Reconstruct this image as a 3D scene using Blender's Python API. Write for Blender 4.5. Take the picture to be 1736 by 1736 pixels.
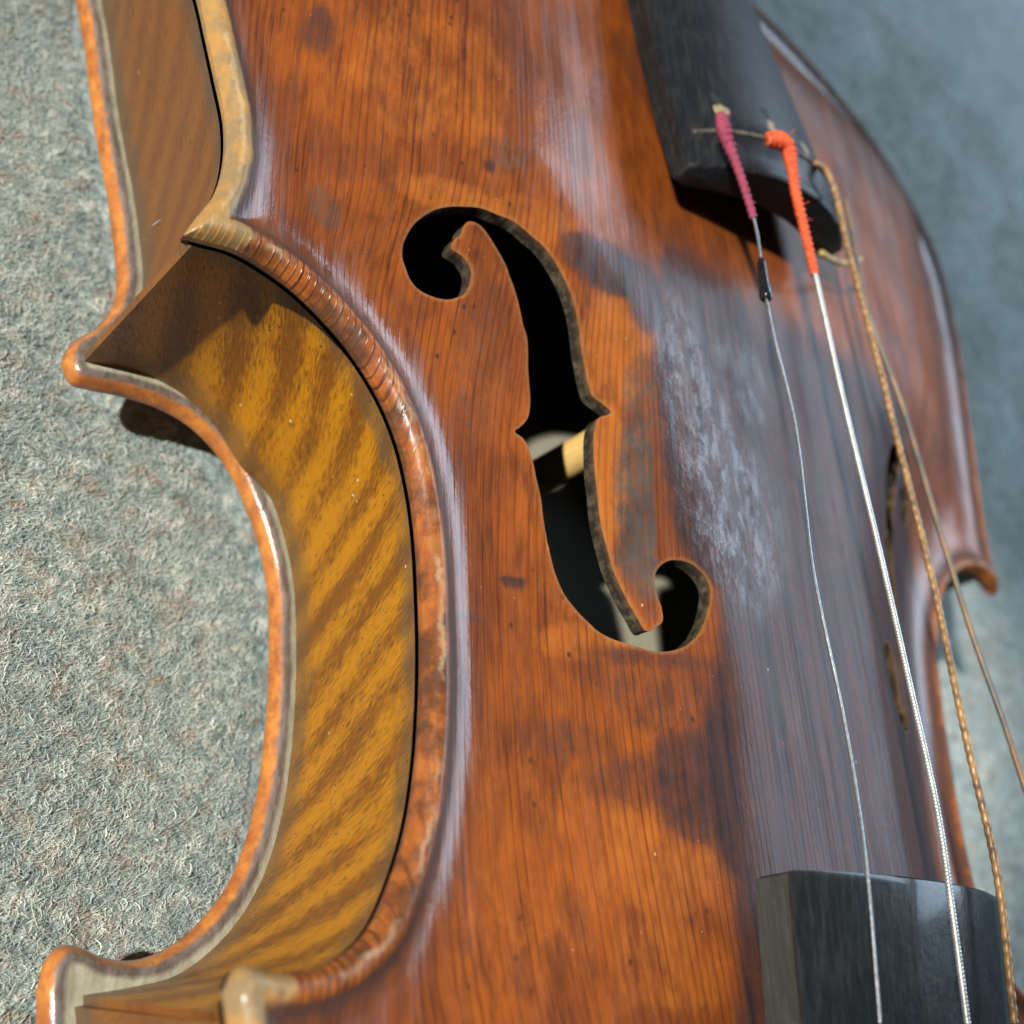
import bpy, math, random
import numpy as np
from mathutils import Vector, Matrix
from mathutils.geometry import delaunay_2d_cdt
for o in list(bpy.data.objects): bpy.data.objects.remove(o)
scene=bpy.context.scene
COL=scene.collection
MM=0.001
# ------------------------------------------------------------------ camera
CAM_R=np.array([[0.73996708,-0.03932043,0.67149283],[0.27824727,-0.89098001,-0.35879391],[0.61239462,0.45233673,-0.64835508]])
CAM_C=np.array([-130.4626,-73.7077,144.0478])
CAM_F=1987.02
cd=bpy.data.cameras.new('camera');cam=bpy.data.objects.new('camera',cd);COL.objects.link(cam)
M=Matrix.Identity(4)
for i in range(3):
    M[i][0]=CAM_R[0,i];M[i][1]=-CAM_R[1,i];M[i][2]=-CAM_R[2,i];M[i][3]=CAM_C[i]*MM
cam.matrix_world=M
cd.sensor_fit='HORIZONTAL';cd.sensor_width=36;cd.lens=36*CAM_F/1736
cd.clip_start=.002;cd.clip_end=50
cd.dof.use_dof=True;cd.dof.focus_distance=.139;cd.dof.aperture_fstop=18.0
scene.camera=cam
# ------------------------------------------------------------------ light: one hard lamp, one large window, dim room
KEY_D=np.array([.814,.108,-.570]);KEY_D/=np.linalg.norm(KEY_D)
w=bpy.data.worlds.new('World');scene.world=w;w.use_nodes=True
w.node_tree.nodes['Background'].inputs[0].default_value=(.50,.66,.92,1);w.node_tree.nodes['Background'].inputs[1].default_value=.055
kd=bpy.data.lights.new('key_lamp','SPOT');kd.spot_size=math.radians(8.6);kd.spot_blend=.4;kd.energy=205;kd.shadow_soft_size=.016;kd.color=(1,.97,.92)
key=bpy.data.objects.new('key_lamp',kd);COL.objects.link(key);KEY_T=Vector((-.068,.008,.045));key.location=KEY_T-Vector(KEY_D.tolist())*1.5
key.rotation_euler=Vector(KEY_D.tolist()).to_track_quat('-Z','Y').to_euler()
wd=bpy.data.lights.new('window_light','AREA');wd.shape='RECTANGLE';wd.size=1.3;wd.size_y=.66;wd.energy=24;wd.color=(.62,.80,1.)
win=bpy.data.objects.new('window_light',wd);COL.objects.link(win);win.location=(1.06,.60,.93)
win.rotation_euler=(Vector((0,0,.06))-win.location).to_track_quat('-Z','Y').to_euler()
scene.view_settings.view_transform='Standard';scene.view_settings.look='None'
scene.view_settings.exposure=0.0;scene.view_settings.gamma=1.0
rng=np.random.default_rng(7);random.seed(7)

# ------------------------------------------------------------------ shapes of the instrument (millimetres)
# ---- outline control points in millimetres (x across, y towards the tail, treble side negative) ----
TOP_SEGS=[
 [(-87,12.6),(-85.9,15.4),(-83.8,20.5),(-83,26.2),(-83.5,32.4),(-85.1,38.1),(-86.8,43.8),(-88.4,49.1),(-92.5,60),(-97,72),(-100,88),(-96,108),(-80,130),(-55,144),(-28,150.5),(4,152),(35,150),(60,146.5),(82,139),(99,126),(108.5,108),(108,86),(102.3,56),(98.2,38),(96.4,28),(96.2,22),(97.4,17)],
 [(97.4,17),(92,19.6),(84.5,18.6),(77,14.6),(71.4,9.6),(66.4,2.5),(63.2,-6),(61.4,-14.1),(59.6,-28),(59,-42.7),(61,-52),(66,-58.6),(74,-61.8),(80,-63)],
 [(80,-63),(78.6,-70),(78,-84),(80.5,-105),(83,-126),(81,-146),(73,-165),(57,-181),(30,-190),(2,-192),(-27,-190),(-53,-181),(-69,-165),(-77,-146),(-79,-126),(-76.5,-105),(-74,-86),(-74,-72),(-75.8,-64)],
 [(-75.8,-64),(-74.6,-61.9),(-70.5,-62.3),(-64.9,-61),(-60.9,-58.2),(-58.2,-53.6),(-56,-47.6),(-54.8,-41.4),(-54.2,-34.8),(-54,-28),(-54.2,-20.9),(-54.7,-13.6),(-55.7,-7.7),(-57.5,-1.9),(-60.2,2.9),(-64.1,7.2),(-68.4,10.3),(-72.6,12.4),(-77.2,13.6),(-80.8,13.9),(-84.2,13.2),(-87,12.6)],
]
BACK_SEGS=[
 [(-86,14.2),(-85.3,17.2),(-82.2,21.4),(-80.4,26.4),(-80.5,31),(-81.8,37.3),(-83.4,43.9),(-85.7,51.4),(-87.8,59.3),(-90,68.7),(-93,80),(-94,95),(-90,112),(-76,131),(-53,145),(-28,151),(4,152.5),(35,150.5),(60,147),(82,139.5),(98,126),(107,108),(106,86),(100.5,56),(97,38),(95,28),(95,22),(96,16.5)],
 [(96,16.5),(91,19),(83.5,18),(76,14),(70.4,9),(65.6,2),(62.6,-6),(60.6,-14.1),(59,-28),(58.6,-42.7),(60.6,-52),(66,-58.6),(74,-61.8),(80,-63)],
 [(80,-63),(78.6,-70),(78,-84),(80.5,-105),(83,-126),(81,-146),(73,-165),(57,-181),(30,-190),(2,-192),(-27,-190),(-53,-181),(-69,-165),(-77,-146),(-79,-126),(-76.5,-105),(-74.5,-86),(-75.5,-72),(-77.6,-65),(-78.3,-61.2)],
 [(-78.3,-61.2),(-77.9,-58.2),(-76.6,-56.7),(-74.6,-56.7),(-72.4,-57.5),(-69.3,-57.9),(-66.6,-57.4),(-63.1,-55.6),(-59.7,-52.5),(-56.9,-48.6),(-54.9,-43.5),(-53.6,-37.6),(-53,-30.7),(-52.8,-24.3),(-53,-17.7),(-53.8,-9.3),(-55.3,-3.6),(-57.5,1.3),(-60.7,6.5),(-64.2,9.9),(-68,12),(-72.5,12.9),(-77.6,12.7),(-82.4,11.9),(-84.6,11.9),(-86,14.2)],
]
def spline(P,step):
    P=np.array(P,float);n=len(P);A=np.vstack([2*P[0]-P[1],P,2*P[-1]-P[-2]]);o=[]
    t=np.linspace(0,1,24,endpoint=False)[:,None]
    for i in range(n-1):
        p0,p1,p2,p3=A[i:i+4]
        d01=max(np.linalg.norm(p1-p0),1e-6)**.5;d12=max(np.linalg.norm(p2-p1),1e-6)**.5;d23=max(np.linalg.norm(p3-p2),1e-6)**.5
        m1=(p1-p0)/d01-(p2-p0)/(d01+d12)+(p2-p1)/d12;m2=(p2-p1)/d12-(p3-p1)/(d12+d23)+(p3-p2)/d23
        m1*=d12;m2*=d12
        o.append((2*t**3-3*t*t+1)*p1+(t**3-2*t*t+t)*m1+(-2*t**3+3*t*t)*p2+(t**3-t*t)*m2)
    o=np.vstack(o+[P[-1:]]);L=np.r_[0,np.cumsum(np.linalg.norm(np.diff(o,axis=0),axis=1))]
    k=max(2,int(round(L[-1]/step)));s=np.linspace(0,L[-1],k+1)
    return np.stack([np.interp(s,L,o[:,j]) for j in range(o.shape[1])],1)
def outline(segs,step=.7):
    return np.vstack([spline(s,step)[:-1] for s in segs])
def inside(P,poly):
    x,y=P[:,0],P[:,1];r=np.zeros(len(P),bool);a=poly;b=np.roll(poly,-1,0)
    for (x1,y1),(x2,y2) in zip(a,b):
        if y1==y2: continue
        r^=((y1>y)!=(y2>y))&(x<(x2-x1)*(y-y1)/(y2-y1)+x1)
    return r
def dist(P,poly,closed=True):
    a=poly if closed else poly[:-1];b=np.roll(poly,-1,0) if closed else poly[1:]
    d=b-a;L=(d*d).sum(1);o=np.empty(len(P))
    for i in range(0,len(P),1500):
        q=P[i:i+1500,None,:]-a[None];t=np.clip((q*d).sum(2)/L,0,1)
        e=q-t[...,None]*d;o[i:i+1500]=np.sqrt((e*e).sum(2).min(1))
    return o
def smooth01(t):
    t=np.clip(t,0,1);return t*t*(3-2*t)
ARCH_H=12.6
def profile(d):
    return ARCH_H*smooth01((d-7.)/36.)**.75
GX=np.arange(-112,121,1.);GY=np.arange(-200,161,1.)
def arch_field(poly):
    X,Y=np.meshgrid(GX,GY);P=np.stack([X.ravel(),Y.ravel()],1)
    d=dist(P,outline_c(poly));ins=inside(P,poly);d=np.where(ins,d,0)
    z=profile(d).reshape(X.shape)
    for it in range(9):
        for ax in (0,1): z=.5*z+.25*(np.roll(z,1,ax)+np.roll(z,-1,ax))
    return z
def outline_c(poly): return poly[::3]
def sample(F,P):
    fx=np.clip((P[:,0]-GX[0]),0,len(GX)-2.001);fy=np.clip((P[:,1]-GY[0]),0,len(GY)-2.001)
    i=fx.astype(int);j=fy.astype(int);u=fx-i;v=fy-j
    return F[j,i]*(1-u)*(1-v)+F[j,i+1]*u*(1-v)+F[j+1,i]*(1-u)*v+F[j+1,i+1]*u*v
BD=np.array([0,.25,.6,1.1,1.7,2.3,2.9,3.5,4.4,6,8.5,12,200.]);BZ=np.array([47.7,48.5,49.15,49.6,49.75,49.62,49.2,48.85,48.55,48.25,48.15,48.3,48.3])
def belly_z(P,d,F): return np.interp(d,BD,BZ)+sample(F,P)
FHOLE=[[(-59.52,22.41),(-59.67,23.58),(-59.5,24.67),(-59.0,26.21),(-58.08,27.53),(-56.76,28.8),(-55.14,29.69),(-53.06,30.38),(-50.89,30.87),(-48.55,30.77),(-46.57,30.64),(-44.9,30.12),(-43.38,29.34),(-41.87,28.64),(-40.53,27.68),(-39.14,26.32),(-37.96,24.88),(-36.87,23.21),(-36.1,21.64),(-35.43,19.84),(-34.96,17.99),(-34.59,16.11),(-34.15,14.26),(-33.62,12.23),(-33.14,10.57),(-32.51,9.14),(-31.38,8.37),(-29.96,7.31)],[(-30.51,6.77),(-31.56,6.17),(-32.02,4.91),(-32.13,3.31),(-32.04,1.07),(-31.85,-1.59),(-31.6,-3.79),(-31.43,-6.64),(-31.11,-9.46),(-30.61,-12.02),(-30.14,-14.34),(-29.31,-16.82),(-28.47,-18.86),(-27.44,-20.86),(-26.49,-22.47)],[(-25.35,-22.01),(-24.25,-20.95)],[(-24.24,-19.04),(-24.72,-17.39),(-24.84,-15.68),(-24.65,-14.58),(-23.93,-13.5),(-22.78,-12.61),(-21.29,-12.25),(-19.67,-12.36),(-18.18,-13.13),(-17.18,-14.29),(-16.83,-15.55),(-17.15,-17.15),(-17.95,-19.25),(-19.05,-21.35),(-20.25,-22.82),(-21.82,-24.06),(-23.58,-24.77),(-25.61,-24.99),(-27.35,-24.67),(-28.85,-24.33),(-30.15,-23.99),(-31.24,-23.56),(-32.31,-22.89),(-33.18,-21.97),(-34.22,-20.83),(-35.09,-19.66),(-35.78,-18.58),(-36.46,-16.86),(-36.96,-15.23),(-37.29,-13.57),(-37.63,-11.9),(-37.89,-10.21),(-38.17,-8.3),(-38.37,-6.38),(-38.68,-4.68),(-39.0,-3.41),(-39.34,-1.7),(-39.78,-0.23),(-40.23,1.02),(-40.97,2.01),(-41.96,2.69)],[(-41.45,3.25),(-40.64,4.37),(-40.35,5.4),(-40.4,7.42),(-40.79,9.6),(-41.23,11.95),(-41.49,13.95),(-41.91,15.73),(-42.56,17.09),(-43.19,18.81),(-43.81,20.34),(-44.54,21.84),(-45.32,23.13),(-46.04,24.43),(-46.9,25.5),(-47.86,26.53),(-49.04,27.67),(-50.17,28.53)],[(-51.19,28.87),(-52.18,28.67),(-52.69,27.71),(-52.78,26.79),(-53.43,25.99),(-53.56,24.71)],[(-52.91,24.44),(-51.82,24.06),(-50.94,23.36),(-50.39,22.6),(-50.24,21.38),(-50.39,20.09),(-50.75,19.43),(-51.49,18.84),(-52.45,18.34),(-53.66,18.18),(-54.92,18.25),(-56.05,18.48),(-57.04,18.92),(-57.94,19.72),(-58.74,20.9),(-59.31,21.78)]]
DIRT_L=[(-14.29, 54.83), (-19.17, 40.45), (-22.26, 26.07), (-23.7, 13.93), (-23.13, -0.09), (-21.28, -10.71), (-15.91, -15.49), (-17.08, -23.7), (-20.31, -31.69), (-22.77, -38.39), (-22.41, -45.93), (-20.09, -52.4), (-20.87, -59.96), (-22.05, -66.83)]
DIRT_R=[(61.88, 100.18), (50.64, 60.68), (52.07, 31.28), (63.53, 9.13), (55.13, -18.28), (44.59, -44.09)]
DIRT_B=[(-25.04, -26.03, 9.87, 1.51, 0.55), (-47.41, 15.38, 4.52, 8.33, 0.28), (-47.33, 2.63, 3.59, 5.18, 0.3), (-57.53, 16.02, 3.36, 5.47, 0.25), (-12.29, 87.62, 7.13, 11.27, 0.45), (-66.12, 32.27, 7.14, 3.92, 0.25), (-30.33, 28.94, 8.71, 4.59, 0.95), (-24.2, 27.2, 4.29, 7.16, 0.95), (-35.44, 30.21, 3.95, 2.54, 0.8), (-27.4, -41.08, 9.0, 3.74, 0.5), (-21.65, -41.1, 7.38, 7.56, 0.8), (-24.77, -30.62, 8.29, 5.86, 0.45), (-30.84, -28.12, 5.92, 2.21, 0.35), (-41.88, -17.45, 2.29, 0.77, 0.8), (-67.03, -7.08, 0.75, 2.3, 0.5), (-47.24, -23.16, 2.6, 1.03, 0.6), (-37.38, -36.36, 5.53, 2.76, 0.45), (-50.93, 36.78, 1.06, 1.23, 0.8), (-18.47, 74.91, 6.82, 7.91, 0.4), (-73.35, 51.8, 2.32, 4.35, 0.55)]
WORN_B=[(-29.19, 17.75, 6.18, 10.59, 0.75), (-29.98, -1.26, 2.54, 11.28, 0.85), (-27.91, -49.44, 9.83, 7.67, 0.55), (-28.82, -61.24, 8.56, 5.83, 0.5), (-53.92, 30.86, 10.37, 2.48, 0.7), (-41.03, -41.96, 10.61, 7.89, 0.3), (-44.48, -56.51, 12.38, 8.74, 0.3), (-32.94, -17.7, 6.87, 4.7, 0.4), (-35.47, -10.08, 2.91, 4.91, 0.5), (-58.71, 48.49, 13.53, 13.03, 0.45), (-43.78, 30.83, 11.16, 4.03, 0.55), (-33.31, -24.59, 7.77, 3.0, 0.55)]
SMEAR_B=[(-26.2, -4.85, 3.97, 16.24, 0.75), (-25.93, 9.74, 3.16, 8.35, 0.6), (-26.23, -13.05, 4.16, 4.89, 0.7), (-30.34, 28.45, 7.69, 4.07, 0.4), (-71.15, 25.39, 2.27, 2.8, 0.52), (-47.43, 10.62, 4.06, 9.93, 0.34), (-53.2, 7.67, 2.58, 5.27, 0.3), (-69.39, 23.59, 1.92, 2.31, 0.5), (-48.63, 39.48, 4.5, 3.14, 0.45)]
GLOSS_B=[(-11.32, -1.39, 10.55, 15.29, 1.0), (-17.07, 16.33, 6.19, 13.71, 0.9), (-3.22, 22.07, 6.22, 7.29, 0.6), (-14.06, 7.85, 8.05, 9.41, 1.0)]
SMEAR_LINE=np.array([(-24.34, -19.97), (-24.27, -13.61), (-23.29, 14.05), (-17.36, 43.69)])
SMEAR_EDGE=lambda y:np.interp(y,SMEAR_LINE[:,1],SMEAR_LINE[:,0])
GUT=[(16.21, 52.0, 67.0), (20.14, 52.78, 66.6), (25.03, 54.59, 66.3), (31.27, 58.78, 66.2)]
STRINGS={'E': ([(-19.45, 53.89, 74.5), (-19.07, 49.45, 74.6), (-16.86, 43.59, 74.5), (-14.91, 36.13, 74.3), (-14.78, 29.96, 74.2), (-14.76, 23.49, 74.0), (-14.45, 16.78, 74.0), (-13.6, 11.0, 74.0), (-13.05, 5.26, 74.0), (-13.21, -1.0, 74.0), (-13.93, -8.69, 74.0), (-14.75, -16.47, 74.1), (-14.68, -23.32, 74.2), (-14.19, -34.08, 74.4), (-14.62, -43.43, 74.7), (-16.14, -53.13, 75.2), (-17.85, -67.79, 74.8)], 0.2, '', 0.9, 0.1, 0.25, 8), 'A': ([(-10.96, 53.16, 76.5), (-7.01, 54.09, 77.0), (-6.0, 45.1, 76.6), (-4.66, 30.61, 76.4), (-3.52, 10.16, 76.3), (-2.28, -11.74, 76.5), (-1.79, -29.12, 76.7), (-1.66, -45.53, 76.9), (-2.33, -56.59, 76.6), (-1.99, -67.69, 75.6)], 0.38, '', 0.42, 0.2, 0.09, 10), 'D': ([(3.37, 57.91, 75.6), (6.16, 57.2, 76.0), (8.64, 42.34, 75.6), (10.39, 28.74, 75.4), (11.72, 6.69, 75.4), (12.4, -11.65, 75.6), (11.32, -34.91, 76.0), (10.96, -50.94, 76.3), (9.08, -67.57, 75.4)], 0.48, '', 1.5, 0.22, 0.2, 10), 'G': ([(16.27, 59.19, 73.0), (15.91, 46.58, 73.0), (16.19, 35.55, 73.0), (20.5, 20.25, 73.0), (23.41, 0.79, 73.0), (25.65, -16.54, 73.4), (27.98, -28.36, 73.8), (28.44, -37.49, 74.4), (30.36, -52.04, 75.0)], 0.42, '', 0.5, 0.12, 0.15, 10)}
# ------------------------------------------------------------------ material helpers
class NT:
    def __init__(s,name):
        s.m=bpy.data.materials.new(name);s.m.use_nodes=True;s.n=s.m.node_tree.nodes;s.l=s.m.node_tree.links
        s.b=s.n['Principled BSDF']
    def put(s,sock,v):
        if isinstance(v,bpy.types.NodeSocket): s.l.new(v,sock)
        elif v is not None:
            if isinstance(v,(tuple,list)) and len(v)==3 and sock.type=='RGBA': v=(*v,1)
            sock.default_value=v
    def set(s,**k):
        for a,v in k.items(): s.put(s.b.inputs[a.replace('_',' ')],v)
        return s
    def attr(s,name):
        n=s.n.new('ShaderNodeAttribute');n.attribute_name=name;return n
    def coord(s,kind='Object'):
        return s.n.new('ShaderNodeTexCoord').outputs[kind]
    def mapping(s,v,scale=(1,1,1),rot=(0,0,0),loc=(0,0,0)):
        n=s.n.new('ShaderNodeMapping');s.l.new(v,n.inputs[0]);n.inputs['Scale'].default_value=scale;n.inputs['Rotation'].default_value=rot;n.inputs['Location'].default_value=loc;return n.outputs[0]
    def noise(s,v,scale,detail=4,rough=.55,dist=0):
        n=s.n.new('ShaderNodeTexNoise');s.l.new(v,n.inputs['Vector']);n.inputs['Scale'].default_value=scale;n.inputs['Detail'].default_value=detail;n.inputs['Roughness'].default_value=rough;n.inputs['Distortion'].default_value=dist;return n.outputs[0]
    def vor(s,v,scale,feature='F1'):
        n=s.n.new('ShaderNodeTexVoronoi');n.feature=feature;s.l.new(v,n.inputs['Vector']);n.inputs['Scale'].default_value=scale;return n
    def ramp(s,f,stops,interp='LINEAR'):
        n=s.n.new('ShaderNodeValToRGB');n.color_ramp.interpolation=interp;e=n.color_ramp.elements
        while len(e)<len(stops): e.new(.5)
        for q,(p,c) in zip(e,stops):
            q.position=p;q.color=(c,c,c,1) if isinstance(c,(int,float)) else (*c,1)
        s.l.new(f,n.inputs[0]);return n.outputs[0]
    def mix(s,f,a,b,mode='MIX'):
        n=s.n.new('ShaderNodeMix');n.data_type='RGBA';n.blend_type=mode
        s.put(n.inputs[0],f);s.put(n.inputs[6],a);s.put(n.inputs[7],b);return n.outputs[2]
    def math(s,op,a,b=None,c=None,clamp=False):
        n=s.n.new('ShaderNodeMath');n.operation=op;n.use_clamp=clamp
        for i,v in enumerate((a,b,c)): s.put(n.inputs[i],v)
        return n.outputs[0]
    def bump(s,h,strength,dist,normal=None):
        n=s.n.new('ShaderNodeBump');s.l.new(h,n.inputs['Height']);s.put(n.inputs['Strength'],strength);n.inputs['Distance'].default_value=dist
        if normal is not None: s.l.new(normal,n.inputs['Normal'])
        return n.outputs[0]
    def mm(s,kind='Object'):   # coordinates in millimetres
        return s.mapping(s.coord(kind),(1000,1000,1000))

# spruce belly: reddish varnish over straight grain, dirt between the f holes, bare worn wood
def mat_belly():
    t=NT('varnished_spruce');p=t.mm()
    edge=t.attr('edge').outputs['Fac'];fh=t.attr('fhole').outputs['Fac'];dirt=t.attr('dirt').outputs['Fac'];worn=t.attr('worn').outputs['Fac'];smear=t.attr('smear').outputs['Fac']
    wob=t.noise(t.mapping(p,(.03,.012,.03)),1,3)
    px=t.mapping(p,(1,.012,.0))
    n=t.n.new('ShaderNodeVectorMath');n.operation='ADD';t.l.new(px,n.inputs[0])
    cm=t.n.new('ShaderNodeCombineXYZ');t.l.new(t.math('MULTIPLY',wob,3.2),cm.inputs[0]);t.l.new(cm.outputs[0],n.inputs[1]);pg=n.outputs[0]
    g1=t.noise(t.mapping(pg,(.62,1,1)),1.,1.5,.4)
    wv=t.n.new('ShaderNodeTexWave');wv.wave_type='BANDS';wv.bands_direction='X';wv.wave_profile='SAW';t.l.new(pg,wv.inputs['Vector']);wv.inputs['Scale'].default_value=.33;wv.inputs['Distortion'].default_value=.5;wv.inputs['Detail'].default_value=2;wv.inputs['Detail Scale'].default_value=.7
    late=t.ramp(t.math('ADD',wv.outputs['Fac'],t.math('MULTIPLY',t.math('SUBTRACT',t.noise(t.mapping(pg,(1.7,1,1)),1.,2,.6),.5),1.3)),[(.2,.0),(.62,.12),(.88,.95),(1,1)])
    fine=t.noise(t.mapping(p,(5,.12,1)),1,3,.6)
    blot=t.noise(t.mapping(p,(.09,.045,.09)),1,4,.62,.4)
    blot2=t.noise(t.mapping(p,(.5,.14,.5)),1,4,.65,.3)
    base=t.mix(t.ramp(blot,[(.36,0),(.62,1)]),(.245,.060,.008),(.115,.027,.007))
    base=t.mix(t.ramp(blot2,[(.45,0),(.7,.75)]),base,(.06,.016,.007))
    base=t.mix(t.math('MULTIPLY',late,t.ramp(g1,[(.34,.12),(.62,.85)])),base,t.mix(1,base,(.36,.22,.2),'MULTIPLY'))
    base=t.mix(t.ramp(fine,[(.4,0),(.75,.3)]),base,(.42,.12,.016))
    # worn patches: varnish thin, golden wood
    wn_=t.math('ADD',worn,t.math('MULTIPLY',t.math('SUBTRACT',t.noise(t.mapping(p,(.6,.2,.6)),1,5,.7),.5),1.3))
    wmask=t.ramp(wn_,[(.30,0),(.85,1)])
    golden=t.mix(t.math('MULTIPLY',late,.75),(.43,.135,.018),(.21,.045,.008))
    base=t.mix(t.math('MULTIPLY',wmask,.6),base,golden)
    # dirt film
    dns=t.math('ADD',t.math('MULTIPLY',t.math('SUBTRACT',t.noise(t.mapping(p,(.75,.09,.75)),1,4,.68),.5),.75),t.math('MULTIPLY',t.math('SUBTRACT',t.noise(t.mapping(p,(.35,.3,.35),loc=(5,5,5)),1,4,.72),.5),.75))
    dn=t.math('ADD',dirt,dns)
    base=t.mix(t.math('MULTIPLY',t.ramp(dn,[(.12,0),(.55,1)]),.88),base,t.mix(late,(.125,.037,.014),(.075,.022,.010)))
    dmask=t.ramp(dn,[(.42,0),(.92,1)])
    dcol=t.mix(t.ramp(t.noise(t.mapping(p,(.6,.02,.6)),1,5,.6),[(.35,0),(.66,1)]),(.017,.014,.017),(.060,.027,.021))
    base=t.mix(t.math('MULTIPLY',dmask,.95),base,dcol)
    sn=t.math('ADD',smear,t.math('MULTIPLY',t.math('SUBTRACT',t.noise(t.mapping(p,(1.3,.5,1.3)),1,5,.7),.5),1.3))
    smask=t.ramp(sn,[(.30,0),(.85,1)])
    base=t.mix(t.math('MULTIPLY',smask,.85),base,t.mix(t.ramp(t.noise(p,.22,4,.6),[(.30,0),(.72,1)]),(.026,.031,.033),(.080,.080,.066)))
    # pits and flecks
    v=t.vor(t.mapping(p,(.34,.24,.34)),1);pit=t.math('MULTIPLY',t.ramp(v.outputs['Distance'],[(.05,1),(.13,0)]),t.ramp(t.noise(p,.11,3),[(.44,0),(.56,1)]))
    base=t.mix(t.math('MULTIPLY',pit,.85),base,(.03,.014,.010))
    v2=t.vor(t.mapping(p,(.32,.2,.32),loc=(3,8,1)),1);fl=t.math('MULTIPLY',t.ramp(v2.outputs['Distance'],[(.02,1),(.05,0)]),t.ramp(t.noise(p,.17,2),[(.54,0),(.6,1)]))
    base=t.mix(t.math('MULTIPLY',fl,.75),base,(.62,.50,.34))
    v3=t.vor(t.mapping(p,(1.05,.8,1.05),loc=(1,4,2)),1);du=t.math('MULTIPLY',t.ramp(v3.outputs['Distance'],[(.03,1),(.06,0)]),t.ramp(t.noise(p,.3,2),[(.58,0),(.64,1)]))
    base=t.mix(t.math('MULTIPLY',du,.8),base,(.7,.66,.58))
    # rim: bead worn to orange wood, grime in the groove beside it
    rn=t.noise(t.mapping(p,(.5,.5,.5)),1,5,.65)
    er=t.math('ADD',edge,t.math('MULTIPLY',t.math('SUBTRACT',rn,.5),1.6))
    rim=t.mix(t.math('MULTIPLY',late,t.ramp(t.attr('cross').outputs['Fac'],[(.2,.25),(.6,1)])),t.mix(t.ramp(rn,[(.4,0),(.65,1)]),(.32,.095,.017),(.20,.052,.012)),(.085,.02,.006))
    stn=t.noise(t.mapping(p,(.16,.16,.16),loc=(2,5,7)),1,5,.7)
    rim=t.mix(t.ramp(stn,[(.44,0),(.60,.85)]),rim,(.06,.027,.012))
    rim=t.mix(t.ramp(stn,[(.34,.3),(.42,0)]),rim,(.34,.16,.045))
    base=t.mix(t.ramp(t.math('DIVIDE',er,10.),[(.20,1),(.30,0)]),base,rim)
    pl=t.math('ADD',t.attr('pale').outputs['Fac'],t.math('MULTIPLY',t.math('SUBTRACT',t.noise(t.mapping(p,(.6,.22,.4)),1,5,.7),.5),1.6))
    pc=t.mix(t.ramp(stn,[(.42,0),(.56,1)]),(.38,.21,.06),(.24,.165,.08))
    base=t.mix(t.math('MULTIPLY',t.ramp(pl,[(.45,0),(.65,.9)]),t.ramp(t.math('DIVIDE',er,10.),[(.22,1),(.34,0)])),base,pc)
    worn_glint=t.math('MULTIPLY',t.ramp(t.math('DIVIDE',er,10.),[(.09,0),(.12,1),(.145,1),(.175,0)]),t.ramp(t.noise(t.mapping(p,(.14,.14,.14)),1,5,.6),[(.45,0),(.60,1)]))
    base=t.mix(t.math('MULTIPLY',worn_glint,.32),base,(.58,.46,.29))  # cream streak on the bead crest: worn wood plus a painted highlight
    gr=t.ramp(t.math('DIVIDE',er,10.),[(.24,0),(.29,1),(.35,1),(.45,.35),(.62,.12),(.8,0)])
    base=t.mix(t.math('MULTIPLY',gr,.88),base,t.mix(rn,(.028,.02,.02),(.10,.05,.035)))
    # broken varnish along the f hole edge
    fe=t.math('ADD',fh,t.math('MULTIPLY',t.math('SUBTRACT',t.noise(p,1.7,5,.7),.5),1.3))
    fm=t.ramp(fe,[(.25,1),(.5,0)])
    base=t.mix(t.math('MULTIPLY',fm,.3),base,(.30,.15,.05))
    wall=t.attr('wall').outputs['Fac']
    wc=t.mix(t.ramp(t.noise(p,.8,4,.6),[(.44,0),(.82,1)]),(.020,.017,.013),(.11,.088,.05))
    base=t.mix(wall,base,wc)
    h1=t.math('MULTIPLY',late,t.math('ADD',.55,t.math('MULTIPLY',t.ramp(t.math('DIVIDE',edge,10.),[(.2,2.6),(.35,0)]),t.ramp(t.attr('cross').outputs['Fac'],[(.25,0),(.6,1)])) ) )
    peel=t.noise(t.mapping(p,(2.2,1.2,2.2)),1,4,.6)
    nb=t.bump(h1,.55,.00008)
    nb=t.bump(t.noise(t.mapping(p,(.8,.4,.8)),1,4,.68),.4,.00011,nb)
    gloss=t.math('MULTIPLY',t.attr('gloss').outputs['Fac'],t.ramp(t.noise(t.mapping(p,(.55,.22,.55),loc=(3,1,8)),1,5,.72),[(.40,.15),(.56,1)]))
    nb=t.bump(t.math('MULTIPLY',peel,t.math('ADD',.3,t.math('ADD',t.math('MULTIPLY',dirt,.1),t.math('MULTIPLY',gloss,1.6)))),.75,.00010,nb)
    cr=t.noise(t.mapping(p,(.25,.07,.25)),1,5,.6)
    st=t.noise(t.mapping(p,(.42,.018,.42),loc=(9,2,0)),1,4,.65)
    rough=t.math('ADD',t.ramp(t.math('DIVIDE',edge,10.),[(.2,.16),(.32,.04)]),t.math('ADD',t.math('MULTIPLY',cr,.17),t.math('MULTIPLY',t.ramp(st,[(.45,0),(.62,.22)]),t.math('SUBTRACT',1.05,gloss))))
    t.set(Base_Color=base,Roughness=.6,Normal=nb,Coat_Weight=t.math('MULTIPLY',t.math('SUBTRACT',1.,t.math('MAXIMUM',wall,t.math('MULTIPLY',smask,.55))),t.math('MULTIPLY',t.math('ADD',t.attr('polish').outputs['Fac'],t.math('MULTIPLY',gloss,.7),None,True),t.math('MAXIMUM',t.ramp(st,[(.36,.35),(.6,1)]),gloss))),Coat_Roughness=rough,Coat_IOR=1.6,Coat_Normal=nb,Specular_IOR_Level=.1)
    return t.m

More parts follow.
